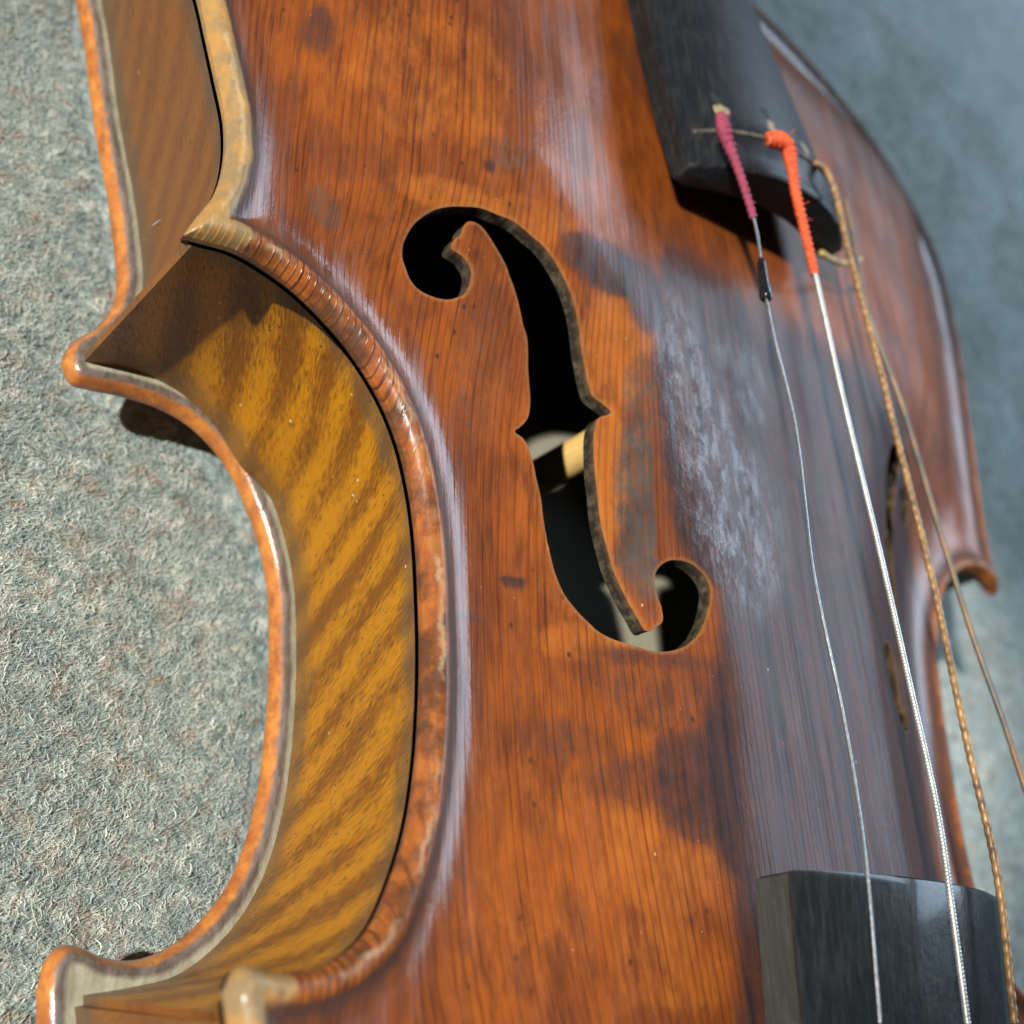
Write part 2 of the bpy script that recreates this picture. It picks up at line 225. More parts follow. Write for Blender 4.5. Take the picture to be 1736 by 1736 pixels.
# flamed maple rib, UV in millimetres (u along the rib, v up)
def mat_rib(name,bright,mid,dark,flame=1.):
    t=NT(name);uv=t.coord('UV')
    wv=t.n.new('ShaderNodeTexWave');wv.wave_type='BANDS';wv.bands_direction='X';t.l.new(t.mapping(uv,(1,1,1),(0,0,math.radians(26))),wv.inputs['Vector'])
    wv.inputs['Scale'].default_value=.047;wv.inputs['Distortion'].default_value=12.;wv.inputs['Detail'].default_value=3;wv.inputs['Detail Scale'].default_value=.16
    fib2=t.noise(t.mapping(t.mapping(uv,(1,1,1),(0,0,math.radians(30))),(3.4,.5,1)),1,4,.68,.25)
    blot=t.noise(t.mapping(t.mapping(uv,(1,1,1),(0,0,math.radians(26))),(.15,.04,1)),1,4,.65)
    fl=t.math('ADD',t.math('MULTIPLY',wv.outputs['Fac'],.30),t.math('MULTIPLY',blot,.85))
    fl=t.math('ADD',fl,t.math('MULTIPLY',t.math('SUBTRACT',fib2,.5),1.15))
    c=t.mix(t.math('MULTIPLY',t.ramp(fl,[(.42,0),(.72,1)]),flame),mid,bright)
    c=t.mix(t.ramp(fib2,[(.30,.7),(.45,0)]),c,t.mix(1,c,(.5,.42,.35),'MULTIPLY'))
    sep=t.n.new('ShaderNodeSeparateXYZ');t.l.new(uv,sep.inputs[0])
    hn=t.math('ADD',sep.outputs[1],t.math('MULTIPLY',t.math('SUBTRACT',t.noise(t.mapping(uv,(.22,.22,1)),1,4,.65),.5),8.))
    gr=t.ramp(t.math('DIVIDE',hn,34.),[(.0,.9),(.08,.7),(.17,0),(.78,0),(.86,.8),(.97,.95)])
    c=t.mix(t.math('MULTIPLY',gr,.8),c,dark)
    v=t.vor(t.mapping(uv,(.95,.5,1),(0,0,math.radians(22))),1);pit=t.math('MULTIPLY',t.ramp(v.outputs['Distance'],[(.07,1),(.17,0)]),t.ramp(t.noise(uv,.16,3),[(.5,0),(.58,1)]))
    c=t.mix(t.math('MULTIPLY',pit,.85),c,(.03,.015,.008))
    v2=t.vor(t.mapping(uv,(.22,.22,1),loc=(5,3,0)),1);c=t.mix(t.ramp(v2.outputs['Distance'],[(.03,.8),(.055,0)]),c,(.6,.52,.36))
    nb=t.bump(fib2,.6,.0003);nb=t.bump(t.noise(uv,.6,4,.65),.3,.0003,nb)
    t.set(Base_Color=c,Roughness=.5,Normal=nb,Coat_Weight=.55,Coat_Roughness=t.math('ADD',.05,t.math('MULTIPLY',blot,.12)),Coat_Normal=nb,Specular_IOR_Level=.15)
    return t.m

# maple back plate seen at its edge: orange outer round, grey grime on the flat ledge
def mat_back():
    t=NT('varnished_maple_back');p=t.mm();edge=t.attr('edge').outputs['Fac'];under=t.attr('inner').outputs['Fac']
    n=t.noise(t.mapping(p,(.35,.35,.35)),1,4,.65);n2=t.noise(t.mapping(p,(.8,.3,.8)),1,4,.7)
    er=t.math('ADD',edge,t.math('MULTIPLY',t.math('SUBTRACT',n,.5),.9))
    o=t.mix(t.ramp(n,[(.36,0),(.64,1)]),(.50,.185,.028),(.30,.085,.015))
    o=t.mix(t.ramp(n2,[(.5,0),(.72,.8)]),o,(.16,.05,.016))
    k=t.math('DIVIDE',er,10.)
    ledge=t.mix(t.ramp(n2,[(.35,0),(.65,1)]),(.27,.25,.175),(.42,.395,.29))
    c=t.mix(t.ramp(k,[(.035,0),(.085,1)]),o,t.mix(t.ramp(n2,[(.4,0),(.6,1)]),(.10,.075,.06),(.17,.14,.12)))
    c=t.mix(t.ramp(k,[(.15,0),(.21,1)]),c,ledge)
    c=t.mix(t.math('MULTIPLY',t.ramp(k,[(.46,0),(.60,1)]),.6),c,(.09,.075,.055))
    ins=t.mix(t.noise(t.mapping(p,(.5,.05,.5)),1,5),(.27,.255,.185),(.35,.33,.24))
    c=t.mix(under,c,ins)
    gl=t.math('SUBTRACT',1.,t.math('MAXIMUM',t.ramp(k,[(.08,0),(.12,1)]),under))
    nb=t.bump(n2,.4,.00025)
    t.set(Base_Color=c,Roughness=.6,Normal=nb,Coat_Weight=gl,Coat_Roughness=.22,Coat_Normal=nb,Specular_IOR_Level=.3)
    return t.m
def mat_ebony(name,col=(.012,.012,.013),rough=.3,wear=(.10,.095,.085),coat=.4,crough=.25,spec=.3):
    t=NT(name);p=t.mm();n=t.noise(t.mapping(p,(1.6,.12,1.6)),1,4,.7);n2=t.noise(p,.25,6,.65);v=t.vor(t.mapping(p,(.5,.25,.5)),1)
    c=t.mix(t.ramp(n,[(.45,0),(.75,.5)]),col,wear)
    c=t.mix(t.ramp(n2,[(.55,0),(.75,.5)]),c,tuple(x*.7 for x in wear))
    c=t.mix(t.ramp(v.outputs['Distance'],[(.05,.5),(.1,0)]),c,wear)
    nb=t.bump(n,.4,.00012);nb=t.bump(n2,.3,.0004,nb)
    t.set(Base_Color=c,Roughness=t.math('ADD',rough,t.math('MULTIPLY',n2,.2)),Normal=nb,Coat_Weight=coat,Coat_Roughness=crough,Specular_IOR_Level=spec)
    return t.m
def mat_plain(name,a,b,scale=1.,rough=.5,metal=0.,bump=.3,stretch=(1,1,1),spec=.5):
    t=NT(name);p=t.mm();n=t.noise(t.mapping(p,stretch),scale,6,.65)
    t.set(Base_Color=t.mix(t.ramp(n,[(.38,0),(.64,1)]),a,b),Roughness=rough,Metallic=metal,Normal=t.bump(n,bump,.0002),Specular_IOR_Level=spec)
    return t.m
def mat_felt(base=True):
    t=NT('felt_ground' if base else 'felt_fibre');p=t.mm()
    n=t.noise(p,.42,5,.75,.4);n2=t.noise(p,.11,3,.6);n3=t.noise(t.mapping(p,(1,1,1),loc=(40,11,3)),.25,4,.65)
    c=t.ramp(n,[(.33,(.06,.10,.10)),(.44,(.20,.28,.265)),(.54,(.40,.46,.42)),(.66,(.68,.68,.60))])
    c=t.mix(t.ramp(n3,[(.53,0),(.66,.75)]),c,(.33,.22,.155))
    c=t.mix(t.ramp(n2,[(.35,.5),(.6,0)]),c,(.17,.23,.23))
    if not base:
        a=t.attr('tint').outputs['Color'];c=t.mix(.42,t.mix(1,c,(1.3,1.3,1.3),'MULTIPLY'),a)
        t.set(Base_Color=c,Roughness=.6,Specular_IOR_Level=.35,Sheen_Weight=.3)
    else:
        nb=t.bump(n,1.,.0012)
        t.set(Base_Color=c,Roughness=.9,Normal=nb,Specular_IOR_Level=.1,Sheen_Weight=.25)
    return t.m
# ------------------------------------------------------------------ building helpers
from mathutils.kdtree import KDTree
def dist(P,poly,closed=True):
    n=len(poly);kd=KDTree(n)
    for i,q in enumerate(poly.tolist()): kd.insert((q[0],q[1],0.),i)
    kd.balance();ix=np.array([kd.find((q[0],q[1],0.))[1] for q in P.tolist()],int) if len(P) else np.zeros(0,int)
    best=np.full(len(P),1e9)
    for k in (-2,-1,0,1):
        a=poly[(ix+k)%n];b=poly[(ix+k+1)%n];d=b-a;t=np.clip(((P-a)*d).sum(1)/np.maximum((d*d).sum(1),1e-12),0,1)
        best=np.minimum(best,np.linalg.norm(P-a-t[:,None]*d,axis=1))
    return best
FELT=4.2
def make(name,V,Fc,mat,parent=None,smooth=True,sharp=None,attrs=None,uv=None,label=None,cat=None,kind=None,cols=None):
    V=np.asarray(V,float).copy()
    if parent is not None: V[:,2]-=FELT
    me=bpy.data.meshes.new(name)
    if isinstance(Fc,np.ndarray):
        k=Fc.shape[1];nf=len(Fc)
        me.vertices.add(len(V));me.vertices.foreach_set('co',(V*MM).astype(np.float32).ravel())
        me.loops.add(nf*k);me.loops.foreach_set('vertex_index',Fc.astype(np.int32).ravel())
        me.polygons.add(nf);me.polygons.foreach_set('loop_start',np.arange(0,nf*k,k,dtype=np.int32))
        me.update(calc_edges=True);me.validate()
    else:
        me.from_pydata((V*MM).tolist(),[],[list(map(int,f)) for f in Fc]);me.update()
    if smooth:
        me.polygons.foreach_set('use_smooth',np.ones(len(me.polygons),bool))
        if sharp: me.set_sharp_from_angle(angle=math.radians(sharp))
    for k,a in (attrs or {}).items():
        at=me.attributes.new(k,'FLOAT','POINT');at.data.foreach_set('value',np.asarray(a,np.float32))
    if cols is not None:
        at=me.attributes.new('tint','FLOAT_COLOR','POINT');at.data.foreach_set('color',np.asarray(cols,np.float32).ravel())
    if uv is not None:
        l=me.uv_layers.new(name='UVMap');vi=np.empty(len(me.loops),np.int32);me.loops.foreach_get('vertex_index',vi)
        l.data.foreach_set('uv',np.asarray(uv,np.float32)[vi].ravel())
    me.materials.append(mat)
    o=bpy.data.objects.new(name,me);COL.objects.link(o)
    if parent is not None: o.parent=parent
    if label:o['label']=label
    if cat:o['category']=cat
    if kind:o['kind']=kind
    return o
def sub(o,parent): o.parent=parent;return o
def frames(P):
    T=np.gradient(P,axis=0);T/=np.linalg.norm(T,axis=1)[:,None]
    N=np.cross(T,[0,0,1.]);N/=np.maximum(np.linalg.norm(N,axis=1),1e-9)[:,None];B=np.cross(N,T);return T,N,B
def tube(P,r,k=10,twist=None,amp=0.,starts=1,cap=True):
    P=np.asarray(P,float);n=len(P);r=np.broadcast_to(np.asarray(r,float),(n,));T,N,B=frames(P)
    s=np.r_[0,np.cumsum(np.linalg.norm(np.diff(P,axis=0),axis=1))]
    th=np.arange(k)*2*math.pi/k
    rr=r[:,None]*np.ones((1,k))
    if twist: rr=rr*(1+amp*(np.abs(np.cos(.5*(2*math.pi*s[:,None]/twist+starts*th[None,:])))-.6))
    V=P[:,None]+rr[...,None]*(N[:,None]*np.cos(th)[None,:,None]+B[:,None]*np.sin(th)[None,:,None])
    V=V.reshape(-1,3);i=np.arange(n-1)[:,None]*k;j=np.arange(k)[None]
    F=np.stack([i+j,i+(j+1)%k,i+k+(j+1)%k,i+k+j],-1).reshape(-1,4).tolist()
    if cap: F+= [list(range(k))[::-1],[ (n-1)*k+q for q in range(k)]]
    return V,F
def resample(P,step): return spline(P,step)
violin=bpy.data.objects.new('violin',None);COL.objects.link(violin);violin.location=(0,0,FELT*MM)
violin['label']='old violin with worn reddish-brown varnish lying on its back on grey felt';violin['category']='violin'

M_belly=mat_belly()
M_rib=mat_rib('flamed_maple_rib',(.37,.150,.0015),(.15,.050,.002),(.085,.052,.024))
M_rib2=mat_rib('dull_maple_rib',(.22,.085,.018),(.135,.05,.014),(.07,.055,.035),.6)
M_back=mat_back()
M_ebony=mat_ebony('ebony_fingerboard',(.008,.010,.011),.25,(.04,.042,.042),.3,.13,.2)
M_tail=mat_ebony('ebony_tailpiece',(.007,.008,.010),.4,(.05,.047,.04),.06,.25,.22)

# ------------------------------------------------------------------ belly
top=outline(TOP_SEGS);AF=arch_field(top);back=outline(BACK_SEGS)
def floop():
    L=[np.array(s,float) for s in FHOLE];o=[]
    for i,s in enumerate(L):
        nx=L[(i+1)%len(L)][:1]
        o.append(spline(np.vstack([s,nx]),.35)[:-1])
    return np.vstack(o)
f1=floop();AX=1.2
f2=f1.copy();f2[:,0]=2*AX-f2[:,0];f2[:,1]-=.5;cx_=f2[:,0].mean();f2[:,0]=cx_+(f2[:,0]-cx_)*.74;f2=f2[::-1]
def offset_loop(poly,d):
    t=np.roll(poly,-1,0)-np.roll(poly,1,0);t/=np.linalg.norm(t,axis=1)[:,None]
    nrm=np.stack([-t[:,1],t[:,0]],1)
    a=.5*np.sum(poly[:,0]*np.roll(poly[:,1],-1)-np.roll(poly[:,0],-1)*poly[:,1])
    return poly+nrm*d*(1 if a>0 else -1)
def interior_pts(poly,rings,fine,coarse,box,holes=(),hring=(.35,.8,1.4)):
    pts=[]
    for r in rings:
        q=offset_loop(poly,r);dd=dist(q,poly);pts.append(q[(dd>r*.96)&inside(q,poly)])
    def grid(st):
        gx,gy=np.meshgrid(np.arange(-112,121,st),np.arange(-200,160,st));return np.stack([gx.ravel(),gy.ravel()],1)
    g=grid(fine);g=g+rng.uniform(-.12,.12,g.shape)*fine;b=(g[:,0]>box[0])&(g[:,0]<box[1])&(g[:,1]>box[2])&(g[:,1]<box[3]);g=g[b]
    c=grid(coarse);b=(c[:,0]>box[0])&(c[:,0]<box[1])&(c[:,1]>box[2])&(c[:,1]<box[3]);c=c[~b]
    for q in (g,c):
        q=q[inside(q,poly)];q=q[dist(q,poly)>rings[-1]+.45]
        for h in holes: q=q[~inside(q,h)];q=q[dist(q,h)>hring[-1]+.4]
        pts.append(q)
    for h in holes:
        for r in hring:
            q=offset_loop(h,-r);q=q[~inside(q,h)];q=q[dist(q,h)>r*.93];pts.append(q[::2 if r>.5 else 1])
    return np.vstack(pts)
def cdt(poly,holes,pts):
    loops=[poly]+list(holes);allp=np.vstack(loops+[pts]);E=[];o=0
    for l in loops:
        n=len(l);E+=[(o+i,o+(i+1)%n) for i in range(n)];o+=n
    r=delaunay_2d_cdt([Vector(p) for p in allp.tolist()],E,[],1,1e-5)
    V=np.array([tuple(v) for v in r[0]]);F=np.array([f[:] for f in r[2]],int)
    cen=V[F].mean(1)
    for h in holes: k=~inside(cen,h);F=F[k];cen=cen[k]
    omap={}
    for i,s in enumerate(r[3]):
        for q in s: omap[q]=i
    idx=[];o=0
    for l in loops: idx.append([omap[o+i] for i in range(len(l))]);o+=len(l)
    a=V[F];ar=(a[:,1,0]-a[:,0,0])*(a[:,2,1]-a[:,0,1])-(a[:,2,0]-a[:,0,0])*(a[:,1,1]-a[:,0,1])
    F[ar<0]=F[ar<0][:,::-1]
    return V,F,idx
pts=interior_pts(top,(.25,.6,1.1,1.7,2.3,2.9,3.5,4.2,5.),.85,3.2,(-98,72,-76,112),(f1,f2))
V2,F2,LI=cdt(top,(f1,f2),pts)
dE=dist(V2,top);dF=np.minimum(dist(V2,f1),dist(V2,f2))
zt=belly_z(V2,dE,AF)
wavy=.10*np.sin(V2[:,0]*.31+V2[:,1]*.13)*np.cos(V2[:,1]*.17-.09*V2[:,0])*smooth01((dE-4)/6)
zt=zt+wavy
nt=len(V2)
_kd=KDTree(len(top));[_kd.insert((q[0],q[1],0),i) for i,q in enumerate(top.tolist())];_kd.balance()
_tan=np.roll(top,-2,0)-np.roll(top,2,0);_tan/=np.linalg.norm(_tan,axis=1)[:,None]
cross=np.array([abs(_tan[_kd.find((q[0],q[1],0))[1],0]) if d_<10 else 0. for q,d_ in zip(V2.tolist(),dE)])
thick=2.9;thf=2.0
zb=np.where(dE<5,46.,np.minimum(zt-thick,np.maximum(46.,zt-thick)))
zb=np.minimum(zb,zt-.9);zb=np.where(dF<3.5,np.maximum(zb,zt-thf-(thick-thf)*smooth01(dF/3.5)),zb)
def blobs(P,L):
    o=np.zeros(len(P))
    for (x,y,rx,ry,a,*rot) in L:
        dx=P[:,0]-x;dy=P[:,1]-y
        if rot:
            c,s_=math.cos(math.radians(rot[0])),math.sin(math.radians(rot[0]));dx,dy=dx*c+dy*s_,-dx*s_+dy*c
        q=np.sqrt((dx/rx)**2+(dy/ry)**2);o=np.maximum(o,a*(1-smooth01((q-.6)/.7)))
    return o
def beyond(P,line,soft):   # 1 on the far (positive x) side of a line given as (x,y) points, falling off over `soft`
    l=np.array(sorted(line,key=lambda p:p[1]),float);return smooth01((P[:,0]-np.interp(P[:,1],l[:,1],l[:,0]))/soft+.5)
dirt=beyond(V2,DIRT_L,5.)*(1-beyond(V2,DIRT_R,16.))*smooth01((48-V2[:,1])/14)
dirt=np.maximum(dirt*.92,blobs(V2,DIRT_B))
worn=blobs(V2,WORN_B);smear=blobs(V2,SMEAR_B);gloss=blobs(V2,GLOSS_B)
def pale_of(P): return blobs(P,[(-85,34,9,24,1.),(-92,62,9,20,.9),(-85,15,6,7,.9),(-76,-63,7,6,.8)])
smear*=(V2[:,0]<SMEAR_EDGE(V2[:,1])).astype(float) if callable(SMEAR_EDGE) else 1
# vertices: top sheet, bottom sheet
V=np.vstack([np.c_[V2,zt],np.c_[V2,zb]])
# outline rows between the two sheets (rounded rim)
F=[tuple(f) for f in F2.tolist()]+[tuple(q+nt for q in f[::-1]) for f in F2.tolist()]
rows=[]
n0=len(top);base=len(V)
r1=np.c_[offset_loop(top,.12),np.full(n0,46.9)];r2=np.c_[offset_loop(top,.55),np.full(n0,46.25)]
V=np.vstack([V,r1,r2])
ids=[LI[0],list(range(base,base+n0)),list(range(base+n0,base+2*n0)),[q+nt for q in LI[0]]]
zb_o=np.array([q+nt for q in LI[0]]);V[zb_o,2]=46.0;V[zb_o,:2]=offset_loop(top,1.1)
for a,b in zip(ids[:-1],ids[1:]):
    for i in range(n0):
        j=(i+1)%n0;F.append((a[i],b[i],b[j],a[j]))
wallv=np.zeros(len(V))
extra=[]
for li in LI[1:]:
    n=len(li);bs=len(V);tp=V[li].copy();bt=V[[q+nt for q in li]].copy();mid=.5*(tp+bt);mid[:,:2]+=rng.normal(0,.07,(n,2));tp[:,2]-=.18;tp[:,:2]+=rng.normal(0,.03,(n,2))
    V=np.vstack([V,tp,mid,bt]);wallv=np.r_[wallv,np.full(n,.8),np.ones(2*n)]
    A=li;Bq=list(range(bs,bs+n));Cq=list(range(bs+n,bs+2*n));D=list(range(bs+2*n,bs+3*n));Z=[q+nt for q in li]
    for a,b in ((A,Bq),(Bq,Cq),(Cq,D),(D,Z)):
        for i in range(n):
            j=(i+1)%n;F.append((a[i],a[j],b[j],b[i]))
    extra.append((bs,n))
nv=len(V)
def pad(a,v): return np.r_[a,np.full(nt,v) if np.isscalar(v) else v,np.zeros(nv-2*nt)]
wall=np.r_[np.zeros(nt),(dE>6).astype(float),np.zeros(2*n0),wallv[2*nt+2*n0:]]
edge=pad(np.minimum(dE,10),np.where(dE<6,.3,5.));fho=pad(np.minimum(dF,3),3.);fho[2*nt:]=3.;fho[2*nt+2*n0:]=0
V[:nt,2]-=.10*(1-smooth01(dF/.45))
top_plate=make('top_plate',V,F,M_belly,violin,sharp=48,attrs=dict(edge=edge,fhole=fho,dirt=pad(dirt,0.),worn=pad(worn,0.),smear=pad(smear,0.),wall=wall,polish=pad(np.clip(np.interp(V2[:,0],[-34,-20,20,45],[.55,.24,.22,.2])+.5*smooth01((dE-3.5)/1.5)*(1-smooth01((dE-9)/6)),0,1),0.)+(np.arange(nv)>=2*nt)*.8,gloss=pad(gloss,0.),pale=pale_of(V[:,:2]),cross=np.r_[cross,np.zeros(nt),np.abs(_tan[:,0]),np.abs(_tan[:,0]),np.zeros(nv-2*nt-2*n0)]))

# ------------------------------------------------------------------ back plate
bp_=interior_pts(back,(.3,.7,1.2,1.8,2.5,3.3,4.2,5.2,6.4),2.2,4.5,(-98,110,-80,112))
B2,BF,BI=cdt(back,(),bp_);dB=dist(B2,back);nb_=len(B2)
bz=np.interp(dB,[0,.3,.7,1.2,1.8,2.5,4,6,9],[14.6,15.4,15.85,16.05,15.9,15.75,15.7,15.6,15.2])-3.6*smooth01((dB-8)/26)
bl=np.interp(dB,[0,.7,2,6,12],[13.2,12.4,12.,11.8,11.3])-7.0*smooth01((dB-8)/32)
BV=np.vstack([np.c_[B2,bz],np.c_[B2,bl]]);Fb=[tuple(f) for f in BF.tolist()]+[tuple(q+nb_ for q in f[::-1]) for f in BF.tolist()]
nn=len(back);bs=len(BV);mr=np.c_[offset_loop(back,-.25),np.full(nn,13.9)];BV=np.vstack([BV,mr]);mid=list(range(bs,bs+nn))
for a,b in ((BI[0],mid),(mid,[q+nb_ for q in BI[0]])):
    for i in range(nn):
        j=(i+1)%nn;Fb.append((a[i],b[i],b[j],a[j]))
inner=smooth01((dB-7.5)/.5)
back_plate=make('back_plate',BV,Fb,M_back,violin,sharp=50,attrs=dict(edge=np.r_[np.minimum(dB,10),np.zeros(nb_+nn)],inner=np.r_[inner,np.zeros(nb_+nn)]))

# ------------------------------------------------------------------ ribs
def corner_tips(segs,poly,d):
    tips=[]
    for k in range(4):
        c=np.array(segs[k][0]);p=spline(segs[k-1],1.)[-9];q=spline(segs[k],1.)[8]
        u=(p-c)/np.linalg.norm(p-c)+(q-c)/np.linalg.norm(q-c);u/=np.linalg.norm(u);tips.append(c+u*d)
    return tips
def rib_path(segs,poly,k,d,tip):
    c=spline(segs[k],.9);t=np.gradient(c,axis=0);t/=np.linalg.norm(t,axis=1)[:,None];nn_=np.stack([-t[:,1],t[:,0]],1)
    q=c+nn_*d
    if not inside(q[len(q)//2:len(q)//2+1],poly)[0]: q=c-nn_*d
    tips=corner_tips(segs,poly,tip);A,B=tips[k],tips[(k+1)%4]
    ok=(dist(q,poly)>d*.95)&inside(q,poly)&(np.linalg.norm(q-A,axis=1)>4.5)&(np.linalg.norm(q-B,axis=1)>4.5)
    q=q[ok];return spline(np.vstack([A[None],q[::5],B[None]]),.9)
def rib(k,mat,name,ext,label=None):
    qt=rib_path(TOP_SEGS,top,k,2.2,5.2);qb=rib_path(BACK_SEGS,back,k,3.7,4.4)
    if k==3:
        i=np.where(qb[:,1]<6)[0][-1];qb=spline(np.vstack([qb[:i:6],np.array([(-59.5,7.3),(-63.5,11.6),(-67.3,14.3),(-71.1,16.1),(-75.5,16.7),(-79.6,16.3),(-83.4,15.4)])]),.9)
        i=np.where(qt[:,1]<7)[0][-1];qt=spline(np.vstack([qt[:i:6],np.array([(-61.5,9.5),(-65.3,13.2),(-69.2,15.6),(-73.5,16.9),(-78,17.1),(-81.5,16.5),(-84.2,15.4)])]),.9)
    def ex(q):
        a=q[0]+(q[0]-q[3])/np.linalg.norm(q[0]-q[3])*(ext[0]+.05);b=q[-1]+(q[-1]-q[-4])/np.linalg.norm(q[-1]-q[-4])*(ext[1]+.05)
        return np.vstack([a,q,b])
    qt,qb=ex(qt),ex(qb)
    n=int(max(len(qt),len(qb)));ip=lambda q:np.stack([np.interp(np.linspace(0,1,n),np.linspace(0,1,len(q)),q[:,j]) for j in (0,1)],1)
    qt,qb=ip(qt),ip(qb);m=9;V=[];uv=[]
    def inw(q):
        t=np.gradient(q,axis=0);t/=np.linalg.norm(t,axis=1)[:,None];nrm=np.stack([-t[:,1],t[:,0]],1)
        return nrm if inside((q+nrm*2)[len(q)//2:len(q)//2+1],top)[0] else -nrm
    s=np.r_[0,np.cumsum(np.linalg.norm(np.diff(qt,axis=0),axis=1))]
    for side in (0,1.0):
        for h in np.linspace(0,1,m):
            q=qb*(1-h)+qt*h;q=q+inw(q)*side
            V.append(np.c_[q,np.full(n,15.7+h*30.5)]);uv.append(np.c_[s,np.full(n,h*32)])
    V=np.vstack(V);uv=np.vstack(uv);F=[];g=lambda a,i:a*n+i
    for o in (0,m):
        for a in range(m-1):
            for i in range(n-1):
                f=(g(o+a,i),g(o+a,i+1),g(o+a+1,i+1),g(o+a+1,i));F.append(f if o else f[::-1])
    for a in range(m-1):
        F.append((g(a,0),g(a+1,0),g(m+a+1,0),g(m+a,0)));F.append((g(a,n-1),g(m+a,n-1),g(m+a+1,n-1),g(a+1,n-1)))
    for i in range(n-1): F.append((g(m-1,i),g(m-1,i+1),g(2*m-1,i+1),g(2*m-1,i)))
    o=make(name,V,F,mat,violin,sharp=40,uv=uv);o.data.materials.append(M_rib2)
    c0=2*(m-1)*(n-1)
    for q in range(c0,c0+2*(m-1)): o.data.polygons[q].material_index=1
    if label:o['label']=label
    return o,qt,qb
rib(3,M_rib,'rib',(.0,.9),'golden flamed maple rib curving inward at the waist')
rib(0,M_rib2,'rib',(.0,.0),'dull brown rib round the lower bout')
rib(1,M_rib2,'rib',(.0,.0),'rib of the far waist')
rib(2,M_rib2,'rib',(.0,.0),'brown rib round the upper bout')

# sound post standing between back and belly
M_post=mat_plain('bare_spruce',(.62,.42,.15),(.50,.31,.09),1.,.7,0,.5,(3,3,.25),.2)
zz=np.linspace(11.2,59.3,24);pp=np.c_[np.full(24,-18.6),np.full(24,12.4),zz]
th=np.arange(24)*2*math.pi/24;ring=np.stack([np.cos(th),np.sin(th)],1)*2.75
V=np.vstack([np.c_[ring+pp[i,:2],np.full(24,zz[i])] for i in range(24)])
F=[(i*24+j,i*24+(j+1)%24,(i+1)*24+(j+1)%24,(i+1)*24+j) for i in range(23) for j in range(24)]+[tuple(range(24))[::-1],tuple(23*24+q for q in range(24))]
make('sound_post',V,F,M_post,violin,sharp=40)
# bass bar under the far side
V=[];
for y in np.linspace(-110,110,40):
    h=9*(1-(y/120)**2)+1
    for x in (14,19):
        P=np.array([[x,y]]);z=belly_z(P,dist(P,top),AF)[0]-thick-.05;V+= [(x,y,z),(x,y,z-h)]
V=np.array(V);F=[]
for i in range(39):
    a=i*4;b=a+4;F+=[(a,b,b+1,a+1),(a+2,a+3,b+3,b+2),(a+1,b+1,b+3,a+3),(a,a+2,b+2,b)]
F+=[(0,1,3,2),(156,158,159,157)]
make('bass_bar',V,F,M_post,violin,smooth=False)

# ------------------------------------------------------------------ fingerboard and neck
FBX,FBY,FBZ,FBS=1.6,-52.4,69.6,.10
def section(y):
    t=(FBY-y)/270.;w=23.2-11.*t;zt=FBZ+(y-FBY)*FBS;c=5.0-2.*t
    xs=np.linspace(-1,1,25);pr=[(FBX+w*x,zt+c*(1-x*x)) for x in xs]
    pr=[(FBX-w+.05,zt-4.9)]+[(FBX-w,zt-.6)]+pr+[(FBX+w,zt-.6),(FBX+w-.05,zt-4.9)]
    ins=[(FBX+(w-3)*x,zt-4.9+max(0,2.6*(1-x*x))) for x in np.linspace(1,-1,9)]
    return pr+ins
ys=np.r_[FBY,FBY-.25,np.linspace(FBY-.9,FBY-270,60)]
V=[];k=None
for i,y in enumerate(ys):
    sc=section(y);k=len(sc);sh=.45 if i==0 else (.12 if i==1 else 0)
    cz=np.mean([p[1] for p in sc])
    V+= [(FBX+(x-FBX)*(1-sh/21),y,z+(cz-z)*sh/5) for x,z in sc]
F=[(i*k+j,(i+1)*k+j,(i+1)*k+(j+1)%k,i*k+(j+1)%k) for i in range(len(ys)-1) for j in range(k)]+[tuple(range(k)),tuple((len(ys)-1)*k+q for q in range(k))[::-1]]
fb=make('fingerboard',np.array(V),F,M_ebony,violin,sharp=38)
fb.data.materials.append(mat_ebony('key_lit_ebony_side',(.030,.030,.026),.5,(.07,.07,.06),.0,.3,.2))  # same ebony, side painted paler to show the key lamp's light
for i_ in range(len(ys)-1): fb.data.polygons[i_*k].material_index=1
V=[];kk=13
for y in np.linspace(-186,-322,18):
    t=(-186-y)/136.;w=16.5-5.*t;zt=FBZ+(y-FBY)*FBS-5.0;dp=17+22*max(0,1-t*4.5)
    V+=[(FBX+w*math.cos(a),y,zt-dp*math.sin(a)**.8) for a in np.linspace(0,math.pi,kk)]
F=[(i*kk+j,i*kk+j+1,(i+1)*kk+j+1,(i+1)*kk+j) for i in range(17) for j in range(kk-1)]+[(i*kk,(i+1)*kk,(i+1)*kk+kk-1,i*kk+kk-1) for i in range(17)]+[tuple(range(kk))[::-1],tuple(17*kk+q for q in range(kk))]
make('neck',np.array(V),F,M_rib2,violin,sharp=40,uv=np.array(V)[:,1:])

